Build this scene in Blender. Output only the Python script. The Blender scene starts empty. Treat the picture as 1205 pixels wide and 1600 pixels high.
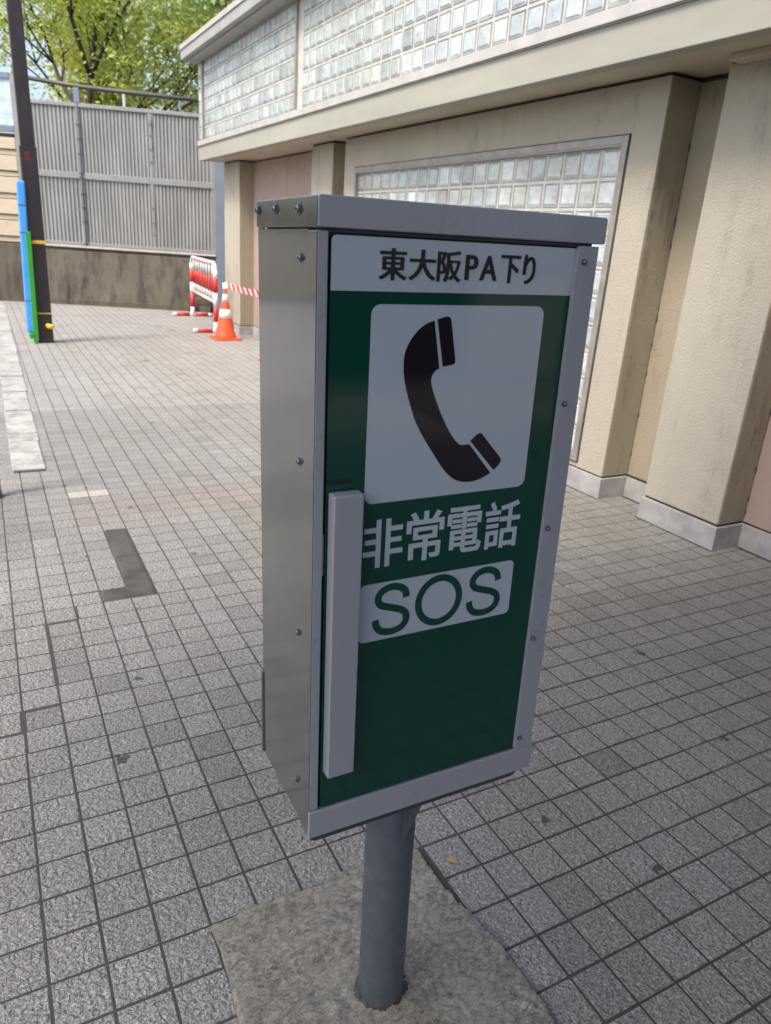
import bpy, bmesh, math, random
from mathutils import Vector, Matrix
import numpy as np
random.seed(7)
rng = np.random.RandomState(11)
SC = bpy.context.scene
COL = SC.collection
R = math.radians

# ---------------------------------------------------------------- camera
cd = bpy.data.cameras.new('camera')
cam = bpy.data.objects.new('camera', cd)
COL.objects.link(cam)
Fv = Vector((0.457, 0.819, -0.347)); Rv = Vector((0.883, -0.465, 0.066))
Fv.normalize(); Rv = (Rv - Fv * Rv.dot(Fv)).normalized(); Uv = Rv.cross(Fv).normalized()
CAM = Vector((0.031, -1.312, 1.455))
Mx = Matrix((( Rv.x, Uv.x, -Fv.x, CAM.x), (Rv.y, Uv.y, -Fv.y, CAM.y), (Rv.z, Uv.z, -Fv.z, CAM.z), (0, 0, 0, 1)))
cam.matrix_world = Mx
cd.sensor_fit = 'VERTICAL'
cd.sensor_height = 36.0
cd.lens = 36.0 * 1134.9 / 1600.0
cd.clip_start = 0.05
cd.clip_end = 2000
cd.dof.use_dof = True
cd.dof.focus_distance = 1.30
cd.dof.aperture_fstop = 7.5
SC.camera = cam

# ---------------------------------------------------------------- light
SUN_EL, SUN_AZ = 56.0, 248.0          # azimuth clockwise from +Y: a hazy sun high on the left
w = bpy.data.worlds.new('World'); SC.world = w; w.use_nodes = True
nt = w.node_tree; nt.nodes.clear()
sky = nt.nodes.new('ShaderNodeTexSky'); sky.sky_type = 'NISHITA'; sky.sun_disc = False
sky.sun_elevation = R(SUN_EL); sky.sun_rotation = R(SUN_AZ)
sky.air_density = 1.0; sky.dust_density = 4.5; sky.ozone_density = 1.0
bg = nt.nodes.new('ShaderNodeBackground'); bg.inputs[1].default_value = 0.12
out = nt.nodes.new('ShaderNodeOutputWorld')
nt.links.new(sky.outputs[0], bg.inputs[0]); nt.links.new(bg.outputs[0], out.inputs[0])
sd = bpy.data.lights.new('sun', 'SUN'); sd.energy = 1.22; sd.angle = R(14); sd.color = (1.0, 0.93, 0.83)
sun = bpy.data.objects.new('sun', sd); COL.objects.link(sun)
el, az = R(SUN_EL), R(SUN_AZ)
to_sun = Vector((math.sin(az) * math.cos(el), math.cos(az) * math.cos(el), math.sin(el)))
sun.rotation_euler = to_sun.to_track_quat('Z', 'Y').to_euler()
sun.location = to_sun * 30
SC.view_settings.view_transform = 'Standard'
SC.view_settings.look = 'None'
SC.view_settings.exposure = 1.55
SC.view_settings.gamma = 1.0
SC.view_settings.use_curve_mapping = False
SC.cycles.use_denoising = True
SC.cycles.max_bounces = 8
SC.cycles.caustics_reflective = False
SC.cycles.caustics_refractive = False

# ---------------------------------------------------------------- materials
def new_mat(name):
    m = bpy.data.materials.new(name); m.use_nodes = True
    n = m.node_tree; n.nodes.clear()
    o = n.nodes.new('ShaderNodeOutputMaterial'); b = n.nodes.new('ShaderNodeBsdfPrincipled')
    n.links.new(b.outputs[0], o.inputs[0])
    return m, n, b

class N:
    """small node helper"""
    def __init__(s, nt): s.nt = nt; s.tc = None
    def new(s, t, **k):
        x = s.nt.nodes.new(t)
        for a, v in k.items(): setattr(x, a, v)
        return x
    def link(s, a, b): s.nt.links.new(a, b)
    def coord(s, scale=(1, 1, 1)):
        if s.tc is None: s.tc = s.new('ShaderNodeTexCoord')
        m = s.new('ShaderNodeMapping'); m.inputs['Scale'].default_value = scale
        s.link(s.tc.outputs['Object'], m.inputs[0]); return m.outputs[0]
    def noise(s, sc, det=4, rough=.6, scale=(1, 1, 1), dist=0):
        x = s.new('ShaderNodeTexNoise'); x.inputs['Scale'].default_value = sc
        x.inputs['Detail'].default_value = det; x.inputs['Roughness'].default_value = rough
        x.inputs['Distortion'].default_value = dist
        s.link(s.coord(scale), x.inputs['Vector']); return x.outputs[0]
    def ramp(s, v, stops):
        x = s.new('ShaderNodeValToRGB'); e = x.color_ramp.elements
        while len(e) < len(stops): e.new(0.5)
        for k, (p, c) in enumerate(stops):
            e[k].position = p; e[k].color = (c[0], c[1], c[2], 1) if hasattr(c, '__len__') else (c, c, c, 1)
        s.link(v, x.inputs[0]); return x.outputs[0]
    def mix(s, f, a, b, mode='MIX'):
        x = s.new('ShaderNodeMix', data_type='RGBA', blend_type=mode)
        for i, v in ((0, f), (6, a), (7, b)):
            if isinstance(v, (int, float)): x.inputs[i].default_value = v
            elif isinstance(v, tuple): x.inputs[i].default_value = (*v[:3], 1)
            else: s.link(v, x.inputs[i])
        return x.outputs[2]
    def math(s, op, a, b=0.0, clamp=False):
        x = s.new('ShaderNodeMath', operation=op); x.use_clamp = clamp
        for i, v in ((0, a), (1, b)):
            if isinstance(v, (int, float)): x.inputs[i].default_value = v
            else: s.link(v, x.inputs[i])
        return x.outputs[0]
    def bump(s, h, strength, dist, b, prev=None):
        x = s.new('ShaderNodeBump'); x.inputs['Strength'].default_value = strength
        x.inputs['Distance'].default_value = dist
        s.link(h, x.inputs['Height'])
        if prev is not None: s.link(prev, x.inputs['Normal'])
        s.link(x.outputs[0], b.inputs['Normal']); return x.outputs[0]

def setp(b, **k):
    for a, v in k.items():
        b.inputs[a.replace('_', ' ')].default_value = (*v, 1) if isinstance(v, tuple) else v

def paint(name, c, rough=.4, metal=0, var=.12, sc=6, bump=.15, bsc=200, bd=.0006, coat=0, spec=.5, scale=(1, 1, 1)):
    m, nt_, b = new_mat(name); n = N(nt_)
    f = n.noise(sc, 5, .65, scale)
    lo = tuple(x * (1 - var) for x in c); hi = tuple(min(1, x * (1 + var)) for x in c)
    n.link(n.ramp(f, [(.3, lo), (.7, hi)]), b.inputs['Base Color'])
    g = n.noise(sc * 3, 4, .6, scale)
    n.link(n.ramp(g, [(.3, rough * .8), (.7, min(1, rough * 1.2))]), b.inputs['Roughness'])
    setp(b, Metallic=metal, Coat_Weight=coat)
    b.inputs['Specular IOR Level'].default_value = spec
    if bump: n.bump(n.noise(bsc, 3, .6), bump, bd, b)
    return m

def stucco(name, c, dirt=(.12, .105, .08), dirt_amt=.5, drips=.5):
    m, nt_, b = new_mat(name); n = N(nt_)
    base = n.ramp(n.noise(1.3, 6, .6), [(.3, tuple(x * .9 for x in c)), (.7, c)])
    fine = n.ramp(n.noise(160, 3, .7), [(.35, .84), (.65, 1.06)])
    base = n.mix(1.0, base, fine, 'MULTIPLY')
    d1 = n.ramp(n.noise(2.6, 8, .75, (2.2, 2.2, .35)), [(.5, 0.0), (.72, 1.0)])
    d2 = n.ramp(n.noise(5.0, 6, .7), [(.42, 0.0), (.7, 1.0)])
    f = n.math('MULTIPLY', n.math('MULTIPLY', d1, d2), dirt_amt, True)
    base = n.mix(f, base, dirt)
    base = n.mix(n.math('MULTIPLY', n.ramp(n.noise(420, 2, .5), [(.66, 0.0), (.74, 1.0)]), .35), base, (.10, .09, .07))
    n.link(base, b.inputs['Base Color'])
    setp(b, Roughness=.9); b.inputs['Specular IOR Level'].default_value = .25
    p = n.bump(n.noise(95, 4, .6), .95, .006, b)
    n.bump(n.noise(3, 2, .5), .25, .02, b, p)
    return m

def concrete(name, c, dirt=(.05, .045, .04), amt=.8, zdirt=None):
    m, nt_, b = new_mat(name); n = N(nt_)
    base = n.ramp(n.noise(1.7, 8, .7), [(.3, tuple(x * .72 for x in c)), (.72, tuple(x * 1.12 for x in c))])
    d = n.ramp(n.noise(3.2, 9, .75, (1.6, 1.6, .4), .4), [(.46, 0.0), (.68, 1.0)])
    base = n.mix(n.math('MULTIPLY', d, amt), base, dirt)
    base = n.mix(1.0, base, n.ramp(n.noise(70, 5, .7), [(.3, .8), (.7, 1.08)]), 'MULTIPLY')
    n.link(base, b.inputs['Base Color']); setp(b, Roughness=.88)
    n.bump(n.noise(60, 6, .7), .5, .004, b)
    return m

M = {}
GREY = (.205, .232, .275)
M['steel_paint'] = paint('grey_paint', (.29, .31, .35), .30, 0, .05, 3, .05, 300, .0003, .15)
M['side_metal'] = paint('side_steel', (.275, .285, .28), .13, .9, .06, 5, .06, 60, .0006, .0)
M['galv'] = paint('painted_pole', (.105, .125, .15), .42, .25, .22, 22, .25, 90, .0008)
M['hardware'] = paint('bolt_steel', (.20, .21, .22), .35, .9, .2, 80, .1, 400)
M['black_gap'] = paint('gap_shade_black', (.006, .006, .007), .7, 0, .1, 10, 0)  # gaps and slots: the shade of their depth put into a black colour
M['dark_plate'] = paint('dark_plate', (.05, .06, .075), .45, .2, .2, 10, .1)
def sign(name, c, rough=.05):
    m, nt_, b = new_mat(name); n = N(nt_)
    n.link(n.ramp(n.noise(3, 4, .6), [(.3, tuple(x * .94 for x in c)), (.7, c)]), b.inputs['Base Color'])
    n.link(n.ramp(n.noise(14, 6, .7), [(.35, rough * .7), (.7, rough * 1.6)]), b.inputs['Roughness'])
    b.inputs['Specular IOR Level'].default_value = .5
    n.bump(n.noise(9, 2, .5), .05, .004, b)
    return m
M['sign_green'] = sign('sign_green', (.001, .048, .034))
M['sign_white'] = sign('sign_white', (.40, .46, .52))
M['sign_black'] = sign('sign_black', (.010, .008, .014))
M['letter_black'] = paint('letter_black', (.006, .006, .008), .5, 0, .1, 10, 0)
M['letter_white'] = sign('letter_white', (.42, .50, .55))
M['letter_green'] = sign('letter_green', (.001, .055, .038))
M['cream'] = stucco('cream_stucco', (.455, .42, .345), dirt_amt=.8)
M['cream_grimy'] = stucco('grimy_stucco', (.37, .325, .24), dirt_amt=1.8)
M['pink'] = paint('pink_panel', (.36, .275, .235), .7, 0, .08, 3, .3, 120, .001)
M['plinth'] = paint('plinth_mortar', (.33, .32, .315), .85, 0, .25, 7, .5, 70, .003)
M['fascia'] = paint('fascia_cream', (.335, .33, .282), .55, 0, .10, 2.2, .2, 60, .001, scale=(1, .3, 2))
M['soffit'] = paint('soffit_board', (.46, .41, .32), .75, 0, .15, 2.5, .3, 60, .001)
M['joint'] = paint('joint_sealant', (.035, .03, .022), .8, 0, .3, 20, .2)
M['alu'] = paint('aged_aluminium', (.34, .315, .285), .42, .45, .18, 8, .15, 100, scale=(1, 1, 1))
M['alu_pale'] = paint('pale_aluminium', (.52, .50, .47), .45, .25, .15, 5, .15, 100)
M['mortar'] = paint('block_mortar', (.50, .48, .44), .85, 0, .2, 12, .4, 120)
M['roof_grey'] = paint('roof_metal', (.36, .36, .36), .55, .1, .12, 3, .1)
M['interior'] = paint('dark_interior', (.03, .03, .03), .9, 0, .1, 3, 0)
def glass_mat(name, c, rough):
    m, nt_, b = new_mat(name); n = N(nt_)
    at = n.new('ShaderNodeVertexColor'); at.layer_name = 'tint'
    base = n.mix(1.0, n.ramp(n.noise(9, 3, .6, (1, 1, 2)), [(.3, tuple(x * .72 for x in c)), (.7, c)]), at.outputs[0], 'MULTIPLY')
    n.link(base, b.inputs['Base Color'])
    setp(b, Roughness=rough, Coat_Weight=.6, Coat_Roughness=.05); b.inputs['Specular IOR Level'].default_value = .9
    n.bump(n.noise(22, 2, .4, (1, 1, .5), .6), .7, .012, b)
    return m
M['glass_face'] = glass_mat('glass_block_face', (.50, .545, .54), .12)
M['glass_edge'] = glass_mat('glass_block_edge', (.27, .31, .29), .25)
M['dirtconc'] = concrete('stained_concrete', (.165, .142, .112), (.03, .026, .02), .95)
M['darkconc'] = concrete('dark_concrete', (.13, .11, .085), (.03, .026, .022), .9)
M['kerb'] = concrete('kerb_stone', (.39, .385, .365), (.10, .095, .085), .75)
M['corr'] = paint('corrugated_steel', (.31, .31, .30), .55, .15, .22, 2.5, .1, 60, scale=(1, 1, .3))
M['fence_frame'] = paint('fence_frame', (.27, .27, .265), .5, .3, .14, 6, .1)
M['fence_dark'] = paint('fence_dark', (.07, .07, .07), .5, .3, .2, 8, .1)
M['blue_steel'] = paint('blue_grey_steel', (.17, .21, .26), .5, .2, .1, 4, .1)
M['poly'] = paint('polycarbonate', (.45, .56, .68), .18, 0, .25, 9, .4, 25, .004, .5)
M['slat'] = paint('beige_slats', (.50, .42, .31), .6, 0, .12, 2.5, .15, scale=(1, 1, 3))
M['pole_brown'] = paint('brown_black_paint', (.030, .024, .026), .42, .1, .25, 6, .2, 80)
M['yellow'] = paint('yellow_tape', (.75, .42, .02), .5)
M['red_mark'] = paint('red_mark', (.14, .02, .03), .5)
M['blue_foam'] = paint('blue_vinyl', (.07, .33, .78), .45, 0, .08, 8, .2, 50)
M['green_pl'] = paint('green_plastic', (.04, .30, .035), .4, 0, .1, 8, .1)
M['cone'] = paint('cone_orange', (.72, .095, .03), .38, 0, .1, 9, .15, 80)
M['cone_white'] = paint('cone_white', (.78, .78, .78), .35, 0, .06, 12, .1)
M['red'] = paint('barrier_red', (.66, .022, .022), .38, 0, .1, 10, .1)
M['white'] = paint('barrier_white', (.76, .76, .74), .42, 0, .08, 10, .1)
M['post_dark'] = paint('post_olive', (.05, .055, .04), .45, .2, .3, 10, .2)

def tile_material():
    m, nt_, b = new_mat('stone_tile'); n = N(nt_)
    at = n.new('ShaderNodeVertexColor'); at.layer_name = 'tint'
    spk = n.ramp(n.noise(170, 5, .72), [(.35, (.155, .152, .143)), (.5, (.305, .30, .285)), (.65, (.54, .53, .50))])
    cl = n.ramp(n.noise(48, 4, .6), [(.3, .84), (.7, 1.12)])
    base = n.mix(1.0, spk, cl, 'MULTIPLY')
    base = n.mix(1.0, base, at.outputs[0], 'MULTIPLY')
    base = n.mix(1.0, base, n.ramp(n.noise(.9, 6, .65), [(.3, (.86, .84, .82)), (.7, (1.06, 1.06, 1.07))]), 'MULTIPLY')
    st = n.ramp(n.noise(5.5, 7, .75), [(.66, 0.0), (.76, 1.0)])
    base = n.mix(n.math('MULTIPLY', st, .35), base, (.10, .095, .085))
    # gum and tar spots, each a ragged blot with its own place on the paving
    tc = n.new('ShaderNodeTexCoord'); sp = n.new('ShaderNodeSeparateXYZ'); n.link(tc.outputs['Object'], sp.inputs[0])
    wob = n.noise(55, 4, .7); acc = None
    for (x, y, r) in ((1.237, -.164, .018), (1.40, -.418, .021), (2.176, .388, .022), (2.03, -.121, .02), (.242, .532, .028),
                      (.66, 2.06, .014), (.79, 1.90, .02), (.33, 3.10, .02), (.44, 3.02, .016), (.62, 2.62, .02), (.33, 2.02, .016),
                      (1.10, 4.50, .03), (.36, .93, .02), (.77, 3.0, .02), (1.9, .9, .012), (2.6, 1.2, .015), (1.6, 7.4, .05), (2.4, 10.6, .07), (2.5, 10.1, .06)):
        dx = n.math('SUBTRACT', sp.outputs[0], x); dy = n.math('SUBTRACT', sp.outputs[1], y)
        d = n.math('SQRT', n.math('ADD', n.math('MULTIPLY', dx, dx), n.math('MULTIPLY', dy, dy)))
        d = n.math('ADD', n.math('DIVIDE', d, r), n.math('MULTIPLY', n.math('SUBTRACT', wob, .5), 3.4))
        acc = d if acc is None else n.math('MINIMUM', acc, d)
    mask = n.ramp(acc, [(.62, 1.0), (.80, 0.0)])
    base = n.mix(n.math('MULTIPLY', mask, .85), base, (.035, .037, .04))
    n.link(base, b.inputs['Base Color'])
    n.link(n.ramp(n.noise(30, 4, .6), [(.3, .50), (.7, .72)]), b.inputs['Roughness'])
    b.inputs['Specular IOR Level'].default_value = .45
    p = n.bump(n.noise(80, 3, .55, dist=.5), 1.0, .020, b)
    n.bump(n.noise(260, 3, .6), .35, .003, b, p)
    return m
M['tile'] = tile_material()
M['grout'] = concrete('grout', (.062, .06, .055), (.05, .05, .045), .6)
M['ground'] = concrete('earth', (.16, .14, .11), (.06, .05, .04), .6)
def mortar_patch_mat():
    m, nt_, b = new_mat('trowelled_mortar'); n = N(nt_)
    sw = n.noise(7, 9, .72, (1, 1.8, 1), 1.4)
    rg = n.noise(20, 8, .75, (1, 1.5, 1), 1.2); rg.node.noise_type = 'RIDGED_MULTIFRACTAL'
    rg = n.math('MULTIPLY', rg, .5, True)
    c = n.ramp(sw, [(.30, (.36, .335, .28)), (.46, (.54, .51, .43)), (.70, (.66, .62, .53))])
    c = n.mix(1.0, c, n.ramp(rg, [(.15, .82), (.5, 1.05), (.9, 1.2)]), 'MULTIPLY')
    c = n.mix(1.0, c, n.ramp(n.noise(90, 5, .7), [(.32, .72), (.6, 1.08)]), 'MULTIPLY')
    c = n.mix(n.math('MULTIPLY', n.ramp(n.noise(26, 7, .75, dist=1.2), [(.60, 0.0), (.68, 1.0)]), .7), c, (.06, .055, .045))
    crust = n.noise(15, 10, .78, (1, 1.7, 1), 2.6)
    c = n.mix(1.0, c, n.ramp(crust, [(.34, .80), (.46, 1.2), (.56, 1.38), (.68, 1.65)]), 'MULTIPLY')
    wv = n.new('ShaderNodeTexWave'); wv.inputs['Scale'].default_value = 8; wv.inputs['Distortion'].default_value = 14; wv.inputs['Detail'].default_value = 5; wv.inputs['Detail Scale'].default_value = 1.4; wv.inputs['Detail Roughness'].default_value = .7
    n.link(n.coord((1, 1.8, 1)), wv.inputs['Vector'])
    c = n.mix(1.0, c, n.ramp(wv.outputs[1], [(.03, .78), (.16, 1.02), (.9, 1.1)]), 'MULTIPLY')
    for sc_, wd, am in ((14, .012, .75), (31, .016, .55)):
        cr = n.noise(sc_, 5, .62, (1, 1.5, 1), 1.1)
        line = n.ramp(n.math('ABSOLUTE', n.math('SUBTRACT', cr, .5)), [(0, 1.0), (wd, 0.0)])
        gate = n.ramp(n.noise(6.5, 3, .5), [(.47, 0.0), (.58, 1.0)])
        c = n.mix(n.math('MULTIPLY', n.math('MULTIPLY', line, gate), am), c, (.05, .045, .035))
    pits = n.ramp(n.noise(95, 3, .5), [(.62, 0.0), (.68, 1.0)]); pg = n.ramp(n.noise(8, 2, .5), [(.5, 0.0), (.6, 1.0)])
    c = n.mix(n.math('MULTIPLY', n.math('MULTIPLY', pits, pg), .6), c, (.07, .065, .055))
    n.link(c, b.inputs['Base Color']); setp(b, Roughness=.8)
    p = n.bump(crust, 1.0, .022, b); p = n.bump(wv.outputs[1], .6, .005, b, p); p = n.bump(rg, 1.0, .03, b, p); p = n.bump(sw, 1.0, .06, b, p); n.bump(n.noise(110, 5, .7), 1.0, .010, b, p)
    return m
M['patch'] = mortar_patch_mat()
M['asphalt'] = concrete('dark_mortar', (.085, .081, .073), (.022, .021, .019), .95)

# ---------------------------------------------------------------- mesh helpers
def link(name, me, mats, parent=None, loc=None, smooth=False):
    o = bpy.data.objects.new(name, me); COL.objects.link(o)
    for m in (mats if isinstance(mats, (list, tuple)) else [mats]): me.materials.append(m)
    if parent is not None: o.parent = parent
    if loc is not None: o.location = loc
    if smooth:
        for p in me.polygons: p.use_smooth = True
    return o

class MB:
    def __init__(s): s.bm = bmesh.new(); s.mi = 0
    def _new(s, faces):
        for f in faces: f.material_index = s.mi
    def box(s, x0, x1, y0, y1, z0, z1, bev=0, seg=2, mat=None):
        b2 = bmesh.new()
        bmesh.ops.create_cube(b2, size=1)
        for v in b2.verts:
            v.co = Vector(((x0 + x1) / 2 + v.co.x * (x1 - x0), (y0 + y1) / 2 + v.co.y * (y1 - y0), (z0 + z1) / 2 + v.co.z * (z1 - z0)))
        if bev: bmesh.ops.bevel(b2, geom=b2.edges[:], offset=bev, segments=seg, profile=.5, affect='EDGES', clamp_overlap=True)
        s.merge(b2, mat); return s
    def merge(s, b2, mat=None):
        if mat is not None: b2.transform(mat)
        me = bpy.data.meshes.new('tmp')
        for f in b2.faces: f.material_index = s.mi
        b2.to_mesh(me); b2.free(); s.bm.from_mesh(me); bpy.data.meshes.remove(me); return s
    def tube(s, pts, r, n=12, caps=True, radii=None):
        pts = [Vector(p) for p in pts]; rings = []
        up = None
        for i, p in enumerate(pts):
            a = pts[max(0, i - 1)]; c = pts[min(len(pts) - 1, i + 1)]; d = (c - a).normalized()
            if up is None:
                up = Vector((0, 0, 1)) if abs(d.z) < .9 else Vector((1, 0, 0))
            x = d.cross(up).normalized(); up = x.cross(d).normalized()
            rr = radii[i] if radii else r
            rings.append([s.bm.verts.new(p + (x * math.cos(2 * math.pi * k / n) + up * math.sin(2 * math.pi * k / n)) * rr) for k in range(n)])
        fs = []
        for a, c in zip(rings, rings[1:]):
            for k in range(n): fs.append(s.bm.faces.new((a[k], a[(k + 1) % n], c[(k + 1) % n], c[k])))
        if caps:
            fs.append(s.bm.faces.new(rings[0][::-1])); fs.append(s.bm.faces.new(rings[-1]))
        for f in fs: f.smooth = True
        if caps: fs[-1].smooth = fs[-2].smooth = False
        s._new(fs); return s
    def lathe(s, prof, n=24, at=(0, 0, 0)):
        rings = []
        for r, z in prof:
            rings.append([s.bm.verts.new((at[0] + r * math.cos(2 * math.pi * k / n), at[1] + r * math.sin(2 * math.pi * k / n), at[2] + z)) for k in range(n)])
        fs = []
        for a, c in zip(rings, rings[1:]):
            for k in range(n): fs.append(s.bm.faces.new((a[k], a[(k + 1) % n], c[(k + 1) % n], c[k])))
        for f in fs: f.smooth = True
        s._new(fs)
        if prof[0][0] > 1e-6: s._new([s.bm.faces.new(rings[0][::-1])])
        if prof[-1][0] > 1e-6: s._new([s.bm.faces.new(rings[-1])])
        return s
    def prism_xz(s, poly, y0, y1, bev=0):
        """polygon in x,z extruded between y0 (front) and y1"""
        b2 = bmesh.new()
        a = [b2.verts.new((x, y0, z)) for x, z in poly]; c = [b2.verts.new((x, y1, z)) for x, z in poly]
        b2.faces.new(a); b2.faces.new(c[::-1]); k = len(poly)
        for i in range(k): b2.faces.new((a[i], c[i], c[(i + 1) % k], a[(i + 1) % k]))
        bmesh.ops.recalc_face_normals(b2, faces=b2.faces[:])
        s.merge(b2); return s
    def build(s, name, mat, parent=None, loc=None):
        me = bpy.data.meshes.new(name)
        bmesh.ops.recalc_face_normals(s.bm, faces=s.bm.faces[:])
        s.bm.to_mesh(me); s.bm.free()
        return link(name, me, mat, parent, loc)

def tag(o, label, cat, group=None):
    o['label'] = label; o['category'] = cat
    if group: o['group'] = group
    return o
def empty(name, loc, label, cat, group=None, rot=None):
    e = bpy.data.objects.new(name, None); COL.objects.link(e); e.location = loc
    e.empty_display_size = .1
    if rot is not None: e.rotation_euler = rot
    return tag(e, label, cat, group)
def struct(o): o['kind'] = 'structure'; return o
def rrect(x0, x1, z0, z1, r, n=6, corners=(1, 1, 1, 1)):
    pts = []
    for k, (cx, cz, a0) in enumerate(((x1 - r, z1 - r, 0), (x0 + r, z1 - r, 90), (x0 + r, z0 + r, 180), (x1 - r, z0 + r, 270))):
        if corners[k]:
            for i in range(n + 1):
                a = R(a0 + 90 * i / n); pts.append((cx + r * math.cos(a), cz + r * math.sin(a)))
        else:
            pts.append(((x1, x0, x0, x1)[k], (z1, z1, z0, z0)[k]))
    return pts

# ================================================================ SETTING: ground and paving
T = 0.11
g = MB(); v = [g.bm.verts.new(p) for p in ((-900, -900, -.03), (900, -900, -.03), (900, 900, -.03), (-900, 900, -.03))]; g.bm.faces.new(v)
struct(g.build('ground', M['ground']))
g = MB(); g.box(-6.0, 3.9, -7.5, 15.2, -.028, -.0016)
struct(g.build('paving_bed', M['grout']))

def patch_poly():
    return [(.327, -.112), (.36, -.118), (.428, -.104), (.49, -.114), (.557, -.118), (.64, -.106), (.719, -.098), (.80, -.110), (.862, -.116),
            (.858, -.19), (.866, -.27), (.879, -.33), (.882, -.372), (.896, -.43), (.899, -.47), (.893, -.52), (.897, -.58), (.884, -.64), (.872, -.72),
            (.80, -.735), (.70, -.73), (.60, -.742), (.50, -.73), (.40, -.738), (.322, -.73), (.318, -.60), (.327, -.48), (.321, -.35), (.329, -.25), (.331, -.18)]
def inside(x, y, poly):
    c = False; n = len(poly)
    for i in range(n):
        x0, y0 = poly[i]; x1, y1 = poly[(i + 1) % n]
        if (y0 > y) != (y1 > y) and x < (x1 - x0) * (y - y0) / (y1 - y0) + x0: c = not c
    return c

def paving():
    V, Fc, C, sides = [], [], [], []
    PP = patch_poly()
    gaps = {}
    def gap(i, j, side, d): gaps.setdefault((i, j), {})[side] = d
    gap(1, 12, 't', .009); gap(1, 13, 'b', .002)
    for j in (9, 10, 11, 12): gap(1, j, 'l', .004); gap(0, j, 'r', .003)
    gap(0, 7, 't', .010); gap(2, 13, 'l', .007)
    for i in (-3, -2, -1): gap(i, 6, 't', .008)
    gap(0, 7, 'l', .005); gap(0, 6, 'l', .003); gap(2, 14, 't', .005); gap(-1, 7, 'r', .005)
    for i in range(-54, 34):
        for j in range(-66, 128):
            x0, x1 = i * T, (i + 1) * T
            if i == 9: x1 -= .0157
            if i > 9: x0 -= .0157; x1 -= .0157
            if x0 > 3.62: continue
            y0, y1 = j * T, (j + 1) * T
            if (i == 4 and 14 <= j <= 20) or (i == 3 and j == 14): continue
            # the kerb stones interrupt the paving
            if i in (1,) and j > 31: continue
            cx, cy = (x0 + x1) / 2, (y0 + y1) / 2
            if .36 < cx < .85 and -.70 < cy < -.15: continue
            if cy > 14.4: continue
            gx = .0031
            gy = .0031
            near = abs(cx) < 4 and cy < 6
            e = gaps.get((i, j), {})
            a = [x0 + gx + e.get('l', 0), x1 - gx - e.get('r', 0), y0 + gy + e.get('b', 0), y1 - gy - e.get('t', 0)]
            jt = rng.normal(0, .00035, 4)
            a = [a[k] + jt[k] for k in range(4)]
            h = rng.normal(0, .00012); tl = rng.normal(0, .00022, 2)
            zz = [h - tl[0] - tl[1], h + tl[0] - tl[1], h + tl[0] + tl[1], h - tl[0] + tl[1]]
            b = len(V); cb = .0011
            V += [(a[0], a[2], -.02), (a[1], a[2], -.02), (a[1], a[3], -.02), (a[0], a[3], -.02)]
            V += [(a[0], a[2], zz[0] - cb), (a[1], a[2], zz[1] - cb), (a[1], a[3], zz[2] - cb), (a[0], a[3], zz[3] - cb)]
            V += [(a[0] + cb, a[2] + cb, zz[0]), (a[1] - cb, a[2] + cb, zz[1]), (a[1] - cb, a[3] - cb, zz[2]), (a[0] + cb, a[3] - cb, zz[3])]
            Fc.append((b + 8, b + 9, b + 10, b + 11))
            for k in range(4):
                q = (k + 1) % 4
                Fc.append((b + k, b + q, b + 4 + q, b + 4 + k)); sides.append(len(Fc) - 1); Fc.append((b + 4 + k, b + 4 + q, b + 8 + q, b + 8 + k))
            t = .90 + rng.normal(0, .035); hue = rng.normal(0, .006)
            col = [t * (1 + hue), t, t * (1 - hue)]
            if rng.rand() < .04: col = [c * .86 for c in col]
            # pinker row zone and the whiter replaced tiles
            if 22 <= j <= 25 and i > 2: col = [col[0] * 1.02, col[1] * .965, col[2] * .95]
            if j >= 46: col = [c * 1.20 for c in col]  # paler far tiles, with part of the sunlit band put into the colour
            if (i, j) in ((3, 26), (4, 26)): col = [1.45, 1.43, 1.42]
            if i <= 0 and 19 <= j <= 26: col = [c * .82 for c in col]  # darker tile patch, the shaded region's tone put into the colour too
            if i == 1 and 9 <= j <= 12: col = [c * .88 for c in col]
            if x0 > 1.0 and cy < 2.6: col = [col[0] * .95, col[1] * .94, col[2] * .90]  # browner near-right zone, its deeper shade put into the tile colour
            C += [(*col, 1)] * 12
    me = bpy.data.meshes.new('paving'); me.from_pydata(V, [], Fc)
    ca = me.color_attributes.new('tint', 'FLOAT_COLOR', 'POINT')
    ca.data.foreach_set('color', np.array(C, dtype=np.float32).ravel())
    mi_ = np.zeros(len(Fc), dtype=np.int32); mi_[sides] = 1
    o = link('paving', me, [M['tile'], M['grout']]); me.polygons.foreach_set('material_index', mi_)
    return struct(o)
paving()

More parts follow.
